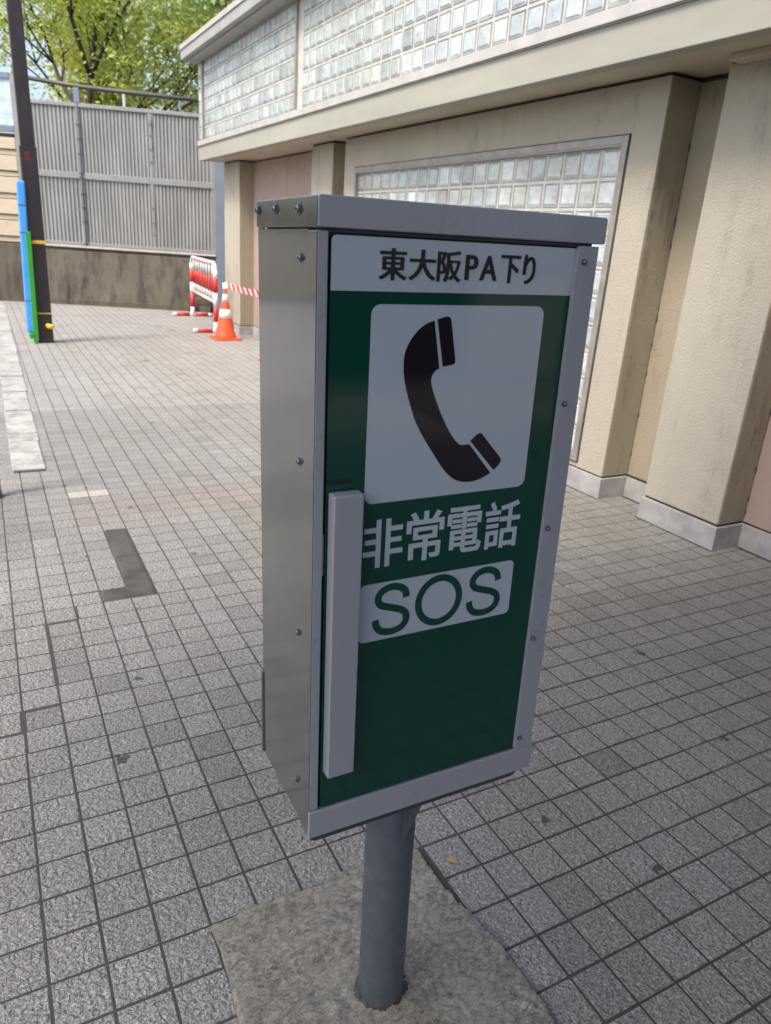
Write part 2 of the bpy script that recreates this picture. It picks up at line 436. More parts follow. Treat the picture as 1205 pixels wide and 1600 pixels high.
def relief_sheet(name, mat, poly, z, amp, cell, seed, edge=.006):
    """a slab with a lumpy top, cut to a ragged outline"""
    from mathutils import noise
    xs = [p[0] for p in poly]; ys = [p[1] for p in poly]
    bm = bmesh.new(); vs = [bm.verts.new((x, y, 0)) for x, y in poly]; bm.faces.new(vs)
    x = min(xs)
    while x < max(xs):
        x += cell
        bmesh.ops.bisect_plane(bm, geom=bm.verts[:] + bm.edges[:] + bm.faces[:], plane_co=(x, 0, 0), plane_no=(1, 0, 0))
    y = min(ys)
    while y < max(ys):
        y += cell
        bmesh.ops.bisect_plane(bm, geom=bm.verts[:] + bm.edges[:] + bm.faces[:], plane_co=(0, y, 0), plane_no=(0, 1, 0))
    bmesh.ops.remove_doubles(bm, verts=bm.verts[:], dist=.0004); bm.normal_update()
    bound = {v for v in bm.verts if any(len(e.link_faces) == 1 for e in v.link_edges)}
    for v in bm.verts:
        p = Vector((v.co.x * 9 + seed, v.co.y * 14, seed))
        q = Vector((v.co.x * 45, v.co.y * 60 + seed, 0))
        h = noise.noise(p) * .6 + abs(noise.noise(p * 2.3)) * .5 + noise.noise(q) * .25
        v.co.z = (z + amp * h) if v not in bound else -.0012
    if sum(f.normal.z for f in bm.faces) < 0: bmesh.ops.reverse_faces(bm, faces=bm.faces[:])
    for f in bm.faces: f.smooth = True
    me = bpy.data.meshes.new(name); bm.to_mesh(me); bm.free()
    return struct(link(name, me, mat))
relief_sheet('mortar_footing', M['patch'], patch_poly(), .012, .013, .007, 3.1)
relief_sheet('mortar_repair', M['asphalt'],
             [(.443, 2.31), (.47, 2.318), (.52, 2.312), (.547, 2.314), (.549, 2.1), (.546, 1.9), (.549, 1.7), (.547, 1.545), (.50, 1.541), (.44, 1.543), (.36, 1.541), (.333, 1.545),
              (.329, 1.60), (.333, 1.646), (.38, 1.652), (.437, 1.648), (.444, 1.8), (.440, 2.0), (.444, 2.2)], .0045, .004, .010, 8.2)

# kerb stones, one sheet of pale stones set in the paving
def kerb():
    g = MB()
    ys = [3.43, 4.11, 4.33, 5.08, 5.82, 6.56, 7.35, 8.1, 8.95, 9.8, 10.7, 11.6, 12.6, 13.75]
    for a, b in zip(ys, ys[1:]):
        xl = .075 + (a - 3.4) * .008 + random.uniform(-.004, .004); xr = .262 + (a - 3.4) * .010 + random.uniform(-.004, .004)
        g.mi = 1; g.box(xl + .006, xr - .006, a - .012, b + .012, -.02, .005); g.mi = 0
        g.box(xl, xr, a + .012, b - .012, -.02, .012 + random.uniform(-.004, .004), .007, 2)
    return struct(g.build('kerb', [M['kerb'], M['grout']]))
kerb()

# ================================================================ EMERGENCY PHONE BOX
W, D, Z0, H = .4163, .2264, .5859, .9146
box = empty('emergency_phone_box', (.6033, -.4069, .002), 'grey steel emergency telephone box with green SOS door on a round pole set in mortar', 'telephone box')
ya, tx, ty = R(-1.097), R(-.95), R(-.738)
box.matrix_world = Matrix.Translation((.6033, -.4069, .002)) @ Matrix.Rotation(ya, 4, 'Z') @ Matrix.Rotation(tx, 4, 'X') @ Matrix.Rotation(ty, 4, 'Y')
XO, YO = -W / 2, -D / 2      # local shift: x from the left edge, y from the front face, z from the box bottom
def L(x, y, z): return (XO + x, YO + y, Z0 + z)
def bbox(g, x0, x1, y0, y1, z0, z1, bev=0, seg=2):
    a = L(x0, y0, z0); c = L(x1, y1, z1); return g.box(a[0], c[0], a[1], c[1], a[2], c[2], bev, seg)
def bprism(g, poly, y0, y1):
    return g.prism_xz([(XO + x, Z0 + z) for x, z in poly], YO + y0, YO + y1)

g = MB()
bbox(g, .0001, .4150, .030, D - .002, .0, .878, .0012)
g.mi = 0
cab = g.build('cabinet', M['side_metal'], box)
g = MB()                                        # folded front frame: side flange, left stile and base strip
bbox(g, 0, .0140, .0, .052, .0485, .8766, .0016)
bbox(g, -.0004, .0035, .0505, .0515, .05, .8766)
fr = g.build('front_frame', M['steel_paint'], box)
g = MB(); bbox(g, -.0007, .0004, .0004, .0512, .0003, .8755)
g.build('side_flange', M['side_metal'], box)
g = MB(); bbox(g, -.0016, .4204, -.0035, .0022, -.001, .0480, .0018); bbox(g, .002, .4190, .0024, .034, .0, .0470)
g.build('base_strip', M['steel_paint'], box)
g = MB(); bbox(g, -.0026, .0016, D - .0045, D + .0015, .0, .166, .0008)
g.build('rear_lip', M['side_metal'], box)
g = MB(); bbox(g, .0142, .4120, .0075, .029, .0485, .8780)
g.build('door_recess', M['black_gap'], box)
# lid
g = MB()
bprism(g, rrect(-.0012, .4256, .8800, .9146, .0045, 5, (1, 1, 0, 0)), -.0045, D - .003)
lid = g.build('lid', M['steel_paint'], box)
bm_ = lid.modifiers.new('bevel', 'BEVEL'); bm_.width = .0018; bm_.segments = 3; bm_.limit_method = 'ANGLE'
g = MB(); bbox(g, -.0022, -.0011, -.0025, D - .0048, .8806, .9125)
g.build('lid_side', M['side_metal'], lid)
g = MB(); bbox(g, .010, .4095, .004, D - .012, .8755, .8802)
g.build('lid_shadow_gap', M['dark_plate'], box)
g = MB(); bbox(g, .0002, .0032, D - .024, D - .0035, .8735, .8805, .0006)
g.build('rear_tab', M['side_metal'], box)

def bolt(parent, p, axis, r=.0052, name='bolt'):
    """flanged pan head bolt, axis = outward direction in local space ('x-' or 'y-')"""
    b = bmesh.new()
    prof = [(r * 1.45, 0), (r * 1.45, .0012), (r * 1.05, .0013), (r * 1.05, .0020)]
    def ring(rr, z, n): return [b.verts.new((rr * math.cos(2 * math.pi * k / n), rr * math.sin(2 * math.pi * k / n), z)) for k in range(n)]
    n = 18; prev = None
    for rr, z in [(r * 1.5, 0), (r * 1.5, .0011), (r * 1.0, .0012), (r * .98, .0032), (r * .72, .0044), (r * .42, .0047)]:
        cur = ring(rr, z, n)
        if prev:
            for k in range(n): b.faces.new((prev[k], prev[(k + 1) % n], cur[(k + 1) % n], cur[k]))
        prev = cur
    inner = ring(r * .36, .0030, n)
    for k in range(n): b.faces.new((prev[k], prev[(k + 1) % n], inner[(k + 1) % n], inner[k]))
    b.faces.new(inner)
    rot = Matrix.Rotation(R(-90), 4, 'Y') if axis == 'x-' else Matrix.Rotation(R(90), 4, 'X')
    b.transform(rot)
    for f in b.faces: f.smooth = False
    me = bpy.data.meshes.new(name); b.to_mesh(me); b.free()
    return link(name, me, M['hardware'], parent, p)
for y, z in ((.050, .8454), (.0495, .5897), (.0505, .3326), (.0505, .0721)): bolt(cab, L(-.0006, y, z), 'x-', .0040)
for y, z in ((.2130, .9020), (.140, .9017), (.0535, .9000)): bolt(lid, L(-.0022, y, z), 'x-', .0048)
# door
DX0, DX1, DZ0, DZ1 = .0178, .4110, .0492, .8733
g = MB(); bprism(g, rrect(DX0, DX1, DZ0, DZ1, .006, 4, (0, 1, 0, 0)), .0015, .020)
door = g.build('door', M['sign_green'], box)
def flat(name, poly, mat, lay, parent=door):
    g = MB(); bprism(g, poly, .0015 - .0004 * lay, .0022); return g.build(name, mat, parent)
flat('name_panel', rrect(.0182, .3830, .8110, .8729, .006, 4, (0, 1, 0, 0)), M['sign_white'], 1)
flat('white_panel', rrect(.0728, .3375, .5360, .7960, .0125), M['sign_white'], 1)
flat('sos_panel', rrect(.0723, .3357, .3232, .4155, .0085), M['sign_white'], 1)
ph = [(0.1629, 0.7767), (0.1527, 0.7736), (0.1419, 0.7671), (0.1306, 0.7545), (0.1235, 0.7411), (0.1208, 0.7275), (0.1222, 0.7078), (0.1275, 0.6876), (0.1350, 0.667), (0.1435, 0.6457), (0.1530, 0.630), (0.165, 0.6125), (0.1788, 0.5938), (0.1901, 0.5784), (0.2031, 0.5647), (0.2149, 0.5566), (0.2308, 0.5525), (0.2439, 0.5523), (0.2594, 0.5554), (0.2737, 0.5625), (0.2329, 0.6083), (0.2212, 0.6074), (0.2148, 0.6098), (0.2065, 0.618), (0.199, 0.6276), (0.1908, 0.6400), (0.181, 0.6573), (0.1722, 0.6755), (0.1650, 0.6923), (0.1635, 0.7005), (0.1650, 0.7073), (0.1691, 0.7124), (0.175, 0.7155)]
def smooth_poly(p, it=2, sharp=()):
    for _ in range(it):
        q = []
        for i in range(len(p)):
            a, b = p[i], p[(i + 1) % len(p)]
            if i in sharp and _ == 0: pass
            q += [(a[0] * .75 + b[0] * .25, a[1] * .75 + b[1] * .25), (a[0] * .25 + b[0] * .75, a[1] * .25 + b[1] * .75)]
        p = q
    return p
def corner_keep(p, keep):
    q = []
    for i, a in enumerate(p):
        q.append(a)
        if i in keep: q.append((a[0] + 1e-5, a[1])); q.append((a[0], a[1] + 1e-5))
    return q
flat('handset_symbol', smooth_poly(corner_keep(ph, (0, 19, 20, 32))), M['sign_black'], 2)
flat('handset_earpiece', smooth_poly(corner_keep([(0.1672, 0.7784), (0.1770, .7810), (0.1819, 0.7819), (0.1862, 0.7810), (0.1884, 0.7768), (0.1938, .7500), (0.1991, 0.7259), (0.1988, 0.7215), (0.1950, 0.7198), (0.1803, 0.7174)], (0, 9))), M['sign_black'], 2)
flat('handset_mouthpiece', smooth_poly(corner_keep([(0.2339, 0.6128), (0.2400, .6180), (0.2468, 0.6229), (0.2513, 0.6235), (0.2555, 0.6190), (.2730, .6005), (0.2889, 0.5838), (0.2908, 0.5796), (0.2880, 0.5745), (0.2788, 0.5662)], (0, 9))), M['sign_black'], 2)
# lettering from the built-in outline font, turned into meshes
def lettering(name, body, x0, x1, z0, z1, mat, y=.0006, offset=0.0, parent=door, thick=.0006, chars=None, bold=((0, 0),)):
    def make(s):
        c = bpy.data.curves.new('t', 'FONT'); c.body = s; c.size = 1; c.offset = offset; c.resolution_u = 8
        o = bpy.data.objects.new('t', c); COL.objects.link(o); bpy.context.view_layer.update()
        me = bpy.data.meshes.new_from_object(o.evaluated_get(bpy.context.evaluated_depsgraph_get()))
        bpy.data.objects.remove(o); bpy.data.curves.remove(c); return me
    bm = bmesh.new()
    cl_ = [(c[0], c[1] + dx, c[2] + dx, c[3], c[4], dy) for c in (chars or [(body, x0, x1, z0, z1)]) for dx, dy in bold]
    for s, ax0, ax1, az0, az1, ady in cl_:
        me = make(s); co = np.array([v.co for v in me.vertices]); lo, hi = co.min(0), co.max(0)
        for v in me.vertices:
            v.co = (ax0 + (v.co.x - lo[0]) / (hi[0] - lo[0]) * (ax1 - ax0), ady, az0 + (v.co.y - lo[1]) / (hi[1] - lo[1]) * (az1 - az0))
        bm.from_mesh(me); bpy.data.meshes.remove(me)
    for v in bm.verts: v.co = (XO + v.co.x, YO + y + v.co.y, Z0 + v.co.z)
    bmesh.ops.recalc_face_normals(bm, faces=bm.faces[:])
    r = bmesh.ops.extrude_face_region(bm, geom=bm.faces[:])
    for v in [e for e in r['geom'] if isinstance(e, bmesh.types.BMVert)]: v.co.y += thick
    bmesh.ops.recalc_face_normals(bm, faces=bm.faces[:])
    for f in bm.faces: f.smooth = False
    me = bpy.data.meshes.new(name); bm.to_mesh(me); bm.free()
    return link(name, me, mat, parent)
zb, zt = .8245, .8615
lettering('title_lettering', '', 0, 0, 0, 0, M['letter_black'], .0000, .011, chars=[
    ('東', .0805, .1180, zb, zt), ('大', .1215, .1590, zb + .0008, zt), ('阪', .1620, .1965, zb - .0003, zt), ('P', .2035, .2215, zb + .003, zt - .0035),
    ('A', .2260, .2520, zb + .003, zt - .0035), ('下', .2580, .2880, zb + .0005, zt - .0015), ('り', .2945, .3135, zb, zt)], thick=.0010, bold=((0, 0), (-.0007, .00012), (.0007, .00024)))
lettering('sign_lettering', '', 0, 0, 0, 0, M['letter_white'], .0009, .012, chars=[
    ('非', .0742, .1352, .4400, .5120), ('常', .1415, .2020, .4400, .5160), ('電', .2085, .2685, .4425, .5150), ('話', .2745, .3370, .4400, .5160)], bold=((0, 0), (-.0005, .0001), (.0005, .0002)))
def strokes(name, paths, wdt, mat, y=.0006, thick=.0005, parent=door):
    bm = bmesh.new()
    for pts, closed in paths:
        n = len(pts); row = []
        for k in range(n):
            a = pts[(k - 1) % n] if closed or k else pts[0]; c = pts[(k + 1) % n] if closed or k < n - 1 else pts[-1]
            dx, dz = c[0] - a[0], c[1] - a[1]; l = math.hypot(dx, dz); nx, nz = -dz / l * wdt / 2, dx / l * wdt / 2
            row.append([bm.verts.new((XO + pts[k][0] + sx * nx, YO + yy, Z0 + pts[k][1] + sx * nz)) for sx in (-1, 1) for yy in (y, y + thick)])
        m_ = n if closed else n - 1
        for k in range(m_):
            p, q = row[k], row[(k + 1) % n]
            for u, v in ((0, 2), (2, 3), (3, 1), (1, 0)): bm.faces.new((p[u], p[v], q[v], q[u]))
        if not closed:
            for p in (row[0], row[-1]): bm.faces.new((p[0], p[1], p[3], p[2]))
    bmesh.ops.recalc_face_normals(bm, faces=bm.faces[:])
    me = bpy.data.meshes.new(name); bm.to_mesh(me); bm.free(); return link(name, me, mat, parent)
def catmull(P, n=10):
    out_ = []
    for i in range(len(P) - 1):
        p0 = P[max(0, i - 1)]; p1, p2 = P[i], P[i + 1]; p3 = P[min(len(P) - 1, i + 2)]
        for k in range(n):
            t = k / n
            out_.append(tuple(.5 * (2 * p1[c] + (p2[c] - p0[c]) * t + (2 * p0[c] - 5 * p1[c] + 4 * p2[c] - p3[c]) * t * t + (3 * p1[c] - p0[c] - 3 * p2[c] + p3[c]) * t ** 3) for c in (0, 1)))
    return out_ + [P[-1]]
SP = [(.93, .715), (.885, .855), (.74, .955), (.50, 1.0), (.26, .955), (.115, .85), (.095, .735), (.17, .635), (.34, .575), (.56, .52), (.78, .455), (.925, .36), (.96, .24), (.90, .115), (.74, .03), (.50, 0), (.24, .04), (.08, .155), (.03, .315)]
sw_ = .0110
for x0_, x1_ in ((.0905, .1565), (.2510, .3180)):
    strokes('sos_letter', [(catmull([(x0_ + sw_ / 2 + u * (x1_ - x0_ - sw_), .3285 + sw_ / 2 + v * (.0835 - sw_)) for u, v in SP]), False)], sw_, M['letter_green'])
strokes('sos_letter', [([(.2033 + (.0407 - sw_ / 2) * math.cos(2 * math.pi * k / 64), .3703 + (.0420 - sw_ / 2) * math.sin(2 * math.pi * k / 64)) for k in range(64)], True)], sw_, M['letter_green'])
# hinge strip on the right of the door
g = MB(); bprism(g, rrect(.3793, .4150, .0492, .8768, .006, 4, (0, 1, 1, 0)), -.0050, .0012)
hinge = g.build('hinge_strip', M['steel_paint'], box)
hb = hinge.modifiers.new('bevel', 'BEVEL'); hb.width = .001; hb.segments = 2; hb.limit_method = 'ANGLE'
for x, z in ((.3905, .8558), (.3885, .6593), (.3875, .4634), (.3870, .2692), (.3865, .0726)): bolt(hinge, L(x + .001, -.0050, z), 'y-', .0030)
g = MB(); bbox(g, .4112, .4154, -.004, .05, .0492, .8766, .0008); g.build('right_flange', M['steel_paint'], box)
# handle: a tall folded channel
g = MB(); bbox(g, .0200, .0625, -.0215, -.0004, .1190, .5600, .0022, 3)
hd = g.build('handle', M['steel_paint'], door)
g = MB(); bprism(g, rrect(.020, .052, .5700, .5745, .002, 3), .0004, .0016); g.build('handle_slot', M['black_gap'], door)
g = MB(); bbox(g, .0152, .0166, .0040, .0070, .440, .500); g.build('latch', M['alu_pale'], box)
# underside, flange and pole
g = MB(); bbox(g, .010, .3930, .004, D - .012, -.0045, .004); g.build('base_gap', M['black_gap'], box)
g = MB(); bprism(g, [(.004, -.0095), (.012, -.0135), (.385, -.0135), (.393, -.0095), (.396, -.0045), (.003, -.0045)], .002, D - .01)
g.build('base_tray', M['dark_plate'], box)
PR = .0462
g = MB()
g.tube([(0, 0, -.03), (0, 0, .002), (0, 0, .2), (0, 0, .4), (0, 0, Z0 - .019)], PR, 48)
pole = g.build('pole', M['galv'], box)
g = MB(); g.box(-.085, .085, -.085, .085, Z0 - .0195, Z0 - .0135, .001); g.build('top_flange', M['galv'], pole)
for a in (-90, 90):
    b2 = bmesh.new()
    poly = [(PR - .004, Z0 - .0195), (PR + .052, Z0 - .0195), (PR + .052, Z0 - .028), (PR + .002, Z0 - .146), (PR - .004, Z0 - .146)]
    A_ = [b2.verts.new((x, -.0025, z)) for x, z in poly]; B_ = [b2.verts.new((x, .0025, z)) for x, z in poly]
    b2.faces.new(A_); b2.faces.new(B_[::-1])
    for i in range(5): b2.faces.new((A_[i], B_[i], B_[(i + 1) % 5], A_[(i + 1) % 5]))
    g = MB(); g.merge(b2, Matrix.Rotation(R(a), 4, 'Z')); g.build('gusset', M['galv'], pole)
g = MB()                                        # crumbled dark mortar ring round the foot of the pole
bm2 = bmesh.new(); n = 64; prev = None
for rr, z in ((PR - .002, .016), (PR + .004, .014), (PR + .010, .010), (PR + .020, .004)):
    cur = [bm2.verts.new(((rr + rng.normal(0, .0016)) * math.cos(2 * math.pi * k / n), (rr + rng.normal(0, .0016)) * math.sin(2 * math.pi * k / n), z + rng.normal(0, .0012))) for k in range(n)]
    if prev:
        for k in range(n): bm2.faces.new((prev[k], prev[(k + 1) % n], cur[(k + 1) % n], cur[k]))
    prev = cur
g.merge(bm2); g.build('pole_collar', M['asphalt'], pole)

# ================================================================ BUILDING
FX = 3.39
bld = empty('station_building', (FX, 3.0, 0), 'cream rendered building with glass block windows and overhanging glass block upper storey', 'building')
def bpart(name, boxes, mat, parent=bld, bev=0):
    g = MB()
    for b in boxes: g.box(b[0] - FX, b[1] - FX, b[2] - 3.0, b[3] - 3.0, b[4], b[5], bev)
    return g.build(name, mat, parent)
def bparts(name, boxes, mat, parent=bld, bev=0):
    for b in boxes: bpart(name, [b], mat, parent, bev)
WZ0, WZ1 = .147, 2.388
pil = []
for y0, y1 in ((1.04, 1.56), (6.36, 6.93), (9.60, 10.35)):
    p_ = bpart('pillar', [(FX, 3.64, y0, y1, WZ0, WZ1)], M['cream'], bev=.006)
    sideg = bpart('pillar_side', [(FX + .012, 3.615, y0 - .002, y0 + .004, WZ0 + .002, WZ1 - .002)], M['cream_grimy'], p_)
WY0, WY1, WB, WT = 2.155, 5.80, .182, 2.122
bpart('wall', [(FX, 3.58, 1.92, WY0, WZ0, WZ1), (FX, 3.58, WY1, 6.05, WZ0, WZ1), (FX, 3.58, WY0, WY1, WT, WZ1), (FX, 3.58, WY0, WY1, WZ0, WB)], M['cream'])
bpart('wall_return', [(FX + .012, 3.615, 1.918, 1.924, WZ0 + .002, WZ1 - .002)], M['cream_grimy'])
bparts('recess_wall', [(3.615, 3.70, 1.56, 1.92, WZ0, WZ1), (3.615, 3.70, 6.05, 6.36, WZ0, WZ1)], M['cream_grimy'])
bparts('recess_panel', [(3.60, 3.70, -4.0, 1.04, WZ0, .93), (3.60, 3.70, -4.0, 1.04, .938, 1.72), (3.60, 3.70, -4.0, 1.04, 1.728, WZ1),
                       (3.60, 3.70, 6.93, 8.25, WZ0, WZ1), (3.60, 3.70, 8.258, 9.60, WZ0, WZ1)], M['pink'])
bparts('plinth', [(FX - .012, 3.66, 1.028, 1.572, -.02, .135), (FX - .012, 3.66, 1.908, 6.062, -.02, .135), (FX - .012, 3.66, 6.348, 6.942, -.02, .135), (FX - .012, 3.66, 9.588, 10.362, -.02, .135),
                 (3.585, 3.66, -4, 1.026, -.02, .135), (3.598, 3.66, 1.574, 1.906, -.02, .135), (3.598, 3.66, 6.064, 6.346, -.02, .135), (3.585, 3.66, 6.944, 9.586, -.02, .135)], M['plinth'], bev=.003)
bparts('joint_strip', [(FX + .008, 3.66, 1.045, 1.555, .13, .15), (FX + .008, 3.57, 1.925, 6.045, .13, .15), (FX + .008, 3.66, 6.365, 6.925, .13, .15), (FX + .008, 3.66, 9.605, 10.345, .13, .15),
                      (3.605, 3.67, -4, 10.3, .131, .149), (FX + .008, 3.66, 1.045, 1.555, 2.38, 2.40), (FX + .008, 3.57, 1.925, 6.045, 2.381, 2.40), (FX + .008, 3.66, 6.365, 6.925, 2.38, 2.40),
                      (FX + .008, 3.66, 9.605, 10.345, 2.38, 2.40), (3.609, 3.67, -4, 10.3, 2.383, 2.399)], M['joint'])
# black crumbling sealant beads up the inner corners of the recesses
from mathutils import noise as mn
for (x, y) in ((3.613, 1.916), (3.598, 1.036), (3.613, 6.046)):
    zs = [.16 + k * .012 for k in range(185)]; rr = []
    for z in zs:
        a = mn.noise(Vector((x * 7, y * 5, z * 19))) - (.12 if z < 1.2 else .30)
        rr.append(.0012 + max(0, min(.0034, a * .016)))
    g = MB(); g.tube([(x - FX, y - 3, z) for z in zs], 0, 6, radii=rr); g.build('sealant', M['joint'], bld)
bparts('plinth_grime', [(FX - .020, FX - .0125, 1.025, 1.575, -.004, .0035), (FX - .020, FX - .0125, 1.90, 6.07, -.004, .0035), (3.570, 3.584, -4, 1.02, -.004, .0035), (3.583, 3.597, 1.576, 1.904, -.004, .0035)], M['joint'])
# window with its frame and glass blocks
wf = .045
win = bpart('window_frame', [(FX - .014, 3.47, WY0, WY0 + wf, WB, WT), (FX - .014, 3.47, WY1 - wf, WY1, WB, WT),
                      (FX - .014, 3.47, WY0 + wf, WY1 - wf, WT - wf, WT), (FX - .014, 3.47, WY0 + wf, WY1 - wf, WB, WB + wf)], M['alu'], bev=.002)
bparts('frame_bead', [(FX - .005, 3.44, WY0 + wf, WY0 + wf + .010, WB + wf, WT - wf), (FX - .005, 3.44, WY0 + wf + .010, WY1 - wf, WT - wf - .008, WT - wf)], M['alu_pale'], win)
bparts('frame_sealant', [(FX - .004, 3.40, WY0 - .008, WY0, WB - .006, WT + .006), (FX - .004, 3.40, WY0, WY1, WT, WT + .007), (FX - .004, 3.40, WY0, WY1, WB - .007, WB)], M['joint'], win)

def block_wall(name, x, y0, y1, z0, z1, py, pz, parent, bright=1.0):
    """glass blocks facing -x: chamfered green-grey rim and pillowed face, set in mortar"""
    V, Fc, mi, C = [], [], [], []
    ny = int((y1 - y0) / py + .001); nz = max(1, int(round((z1 - z0) / pz)))
    pz = (z1 - z0) / nz
    j = .0065
    for a in range(ny):
        for b in range(nz):
            ya_, yb = y0 + a * py + j, y0 + (a + 1) * py - j; za, zb_ = z0 + b * pz + j, z0 + (b + 1) * pz - j
            t = bright * (1 + rng.normal(0, .13)); t = max(.5, t); col = (t * (1 + rng.normal(0, .02)), t, t * (1 + rng.normal(0, .03)), 1)
            tl = rng.normal(0, .0016, 4)
            rings = [(0, x + .004, 0), (.006, x - .003, 0), (.016, x - .001, .3), (.026, x - .006, 1)]
            base = len(V)
            for ins, xx, tt in rings:
                q = [(ya_ + ins, za + ins), (yb - ins, za + ins), (yb - ins, zb_ - ins), (ya_ + ins, zb_ - ins)]
                for k, (yy, zz) in enumerate(q): V.append((xx + tl[k] * tt - FX, yy - 3.0, zz)); C.append(col)
            for r in range(3):
                for k in range(4):
                    q = (k + 1) % 4
                    Fc.append((base + r * 4 + k, base + r * 4 + 4 + k, base + r * 4 + 4 + q, base + r * 4 + q)); mi.append(0 if r < 2 else 1)
            Fc.append((base + 12, base + 15, base + 14, base + 13)); mi.append(1)
    me = bpy.data.meshes.new(name); me.from_pydata(V, [], Fc)
    ca = me.color_attributes.new('tint', 'FLOAT_COLOR', 'POINT'); ca.data.foreach_set('color', np.array(C, dtype=np.float32).ravel())
    me.polygons.foreach_set('material_index', mi)
    o = link(name, me, [M['glass_edge'], M['glass_face']], parent)
    g = MB(); g.box(x + .0015 - FX, x + .05 - FX, y0 - 3.0, y1 - 3.0, z0, z1); g.build('block_mortar', M['mortar'], o if parent is bld else parent)
    return o
gy0 = WY0 + wf + .012
block_wall('glass_blocks', 3.408, gy0, gy0 + .1695 * 21, WB + wf + .004, WT - wf - .01, .1695, .1685, win)
# upper storey
UX = 3.05
bpart('fascia', [(UX, 3.14, -4, 10.48, 2.40, 2.585)], M['fascia'], bev=.004)
bparts('soffit', [(3.145, 3.72, -4, 10.44, 2.408, 2.50)], M['soffit'])
bpart('soffit_groove', [(3.135, 3.72, -4, 10.43, 2.412, 2.52)], M['joint'])
bpart('pillar_cap', [(3.30, FX + .01, -4, 1.50, 2.376, 2.407)], M['soffit'], bev=.004)
sill = bpart('sill_frame', [(UX - .022, 3.12, -4, 10.46, 2.592, 2.655), (UX - .008, 3.12, -4, 10.47, 2.586, 2.592)], M['alu_pale'], bev=.003)
UT = 3.63
for k, y in enumerate((-3.98, 2.98 - 3.62, 6.58, 10.18)):
    if k == 1: continue
    bpart('mullion', [(UX - .014, 3.12, y - .018, y + .018, 2.655, UT)], M['alu'], bev=.002)
yy = 6.60 - .1715 * 61
up1 = block_wall('glass_block_wall', UX + .012, yy, 6.562, 2.658, UT, .1715, .165, bld, 1.05)
up2 = block_wall('glass_block_wall', UX + .012, 6.60, 10.16, 2.658, UT, .1693, .165, bld, 1.0)
up3 = block_wall('glass_block_wall', UX + .012, 10.20, 10.46, 2.658, UT, .13, .165, bld, 1.1)
bpart('upper_body', [(3.12, 9.0, -4, 10.44, 2.52, 3.64), (3.70, 9.0, -4, 10.30, .0, 2.52)], M['cream'])
bpart('roof', [(2.83, 9.2, -4.2, 10.50, 3.66, 3.775), (2.90, 9.2, -4.2, 10.44, 3.632, 3.66)], M['roof_grey'], bev=.004)
bpart('roof_edge', [(2.815, 2.90, -4.2, 10.515, 3.775, 3.835)], M['alu_pale'], bev=.003)

# ================================================================ BACK WALL AND NOISE FENCE
A = Vector((1.123, 13.829)); tdir = Vector((.925, -.379)).normalized(); ang = math.atan2(tdir.y, tdir.x)
def bw_empty(name, label, cat, group=None): return empty(name, (A.x, A.y, 0), label, cat, group, (0, 0, ang))
def wbox(g, t0, t1, n0, n1, z0, z1, bev=0): return g.box(t0, t1, n0, n1, z0, z1, bev)
wall = bw_empty('retaining_wall', 'low water-stained concrete wall beneath the corrugated steel fence', 'wall')
g = MB(); wbox(g, -.33, 4.6, 0, .35, -.1, .95, .01); g.build('wall_body', M['dirtconc'], wall)
g = MB(); wbox(g, -.33, 4.6, -.02, 0.004, -.02, .10, .008); g.build('wall_footing', M['darkconc'], wall)
g = MB(); wbox(g, -.33, 4.6, .02, .30, .95, 1.0, .006); g.build('wall_coping', M['darkconc'], wall)
wl = bw_empty('side_wall', 'dark mossy concrete wall under the beige slatted fence at the far left', 'wall')
g = MB(); wbox(g, -4.5, -.345, -.03, .3, -.1, 1.01, .01); g.build('wall_body', M['darkconc'], wl)
sf = bw_empty('slatted_fence', 'beige horizontal slatted fence left of the dark post', 'fence')
g = MB(); z = 1.03; k = 0
hs = [.10, .27, .09, .26, .085, .27, .09, .25, .09, .19]
for hgt in hs:
    wbox(g, -4.5, -.35, -.02 + (.03 if hgt < .15 else 0), .05, z, z + hgt - .014, .006); z += hgt
g.build('slats', M['slat'], sf)
g = MB(); wbox(g, -.345, -.27, -.02, .06, 1.0, 3.66, .004); g.build('fence_post', M['fence_frame'], sf)
g = MB(); wbox(g, -4.5, -.36, .06, .08, 1.0, 2.78); g.build('fence_backing', M['darkconc'], sf)
wb_ = bw_empty('wind_screen', 'pale blue translucent screen panel above the beige slats', 'screen')
g = MB(); wbox(g, -4.5, -.35, .01, .03, 2.90, 3.60); g.build('screen_panel', M['poly'], wb_)
g = MB(); wbox(g, -4.5, -.35, -.02, .06, 2.80, 2.90, .004); wbox(g, -4.5, -.35, -.02, .06, 3.60, 3.69, .004); g.build('screen_frame', M['blue_steel'], wb_)

nf = bw_empty('noise_fence', 'grey corrugated steel fence panels on top of the stained concrete wall', 'fence')
def corrug(t0, t1, z0, z1, parent):
    g = MB(); pitch = .062; n_ = int((t1 - t0) / pitch); pitch = (t1 - t0) / n_
    prof = []
    for k in range(n_):
        a = t0 + k * pitch
        prof += [(a, .055), (a + pitch * .35, .055), (a + pitch * .5, .030), (a + pitch * .85, .030)]
    prof.append((t1, .055))
    lo = [g.bm.verts.new((x, y, z0)) for x, y in prof]; hi = [g.bm.verts.new((x, y, z1)) for x, y in prof]
    for i in range(len(prof) - 1): g.bm.faces.new((lo[i], lo[i + 1], hi[i + 1], hi[i]))
    return g.build('fence_panel', M['corr'], parent)
for t0, t1 in ((-.06, .68), (.74, 1.86), (1.94, 2.95)):
    corrug(t0, t1, 1.10, 2.15, nf); corrug(t0, t1, 2.25, 3.27, nf)
g = MB()
for z0, z1, dn in ((1.04, 1.10, 0), (2.15, 2.25, .004), (3.27, 3.33, 0)): wbox(g, -.10, 3.0, .005 + dn, .07, z0, z1, .004)
g.build('fence_rail', M['fence_frame'], nf)
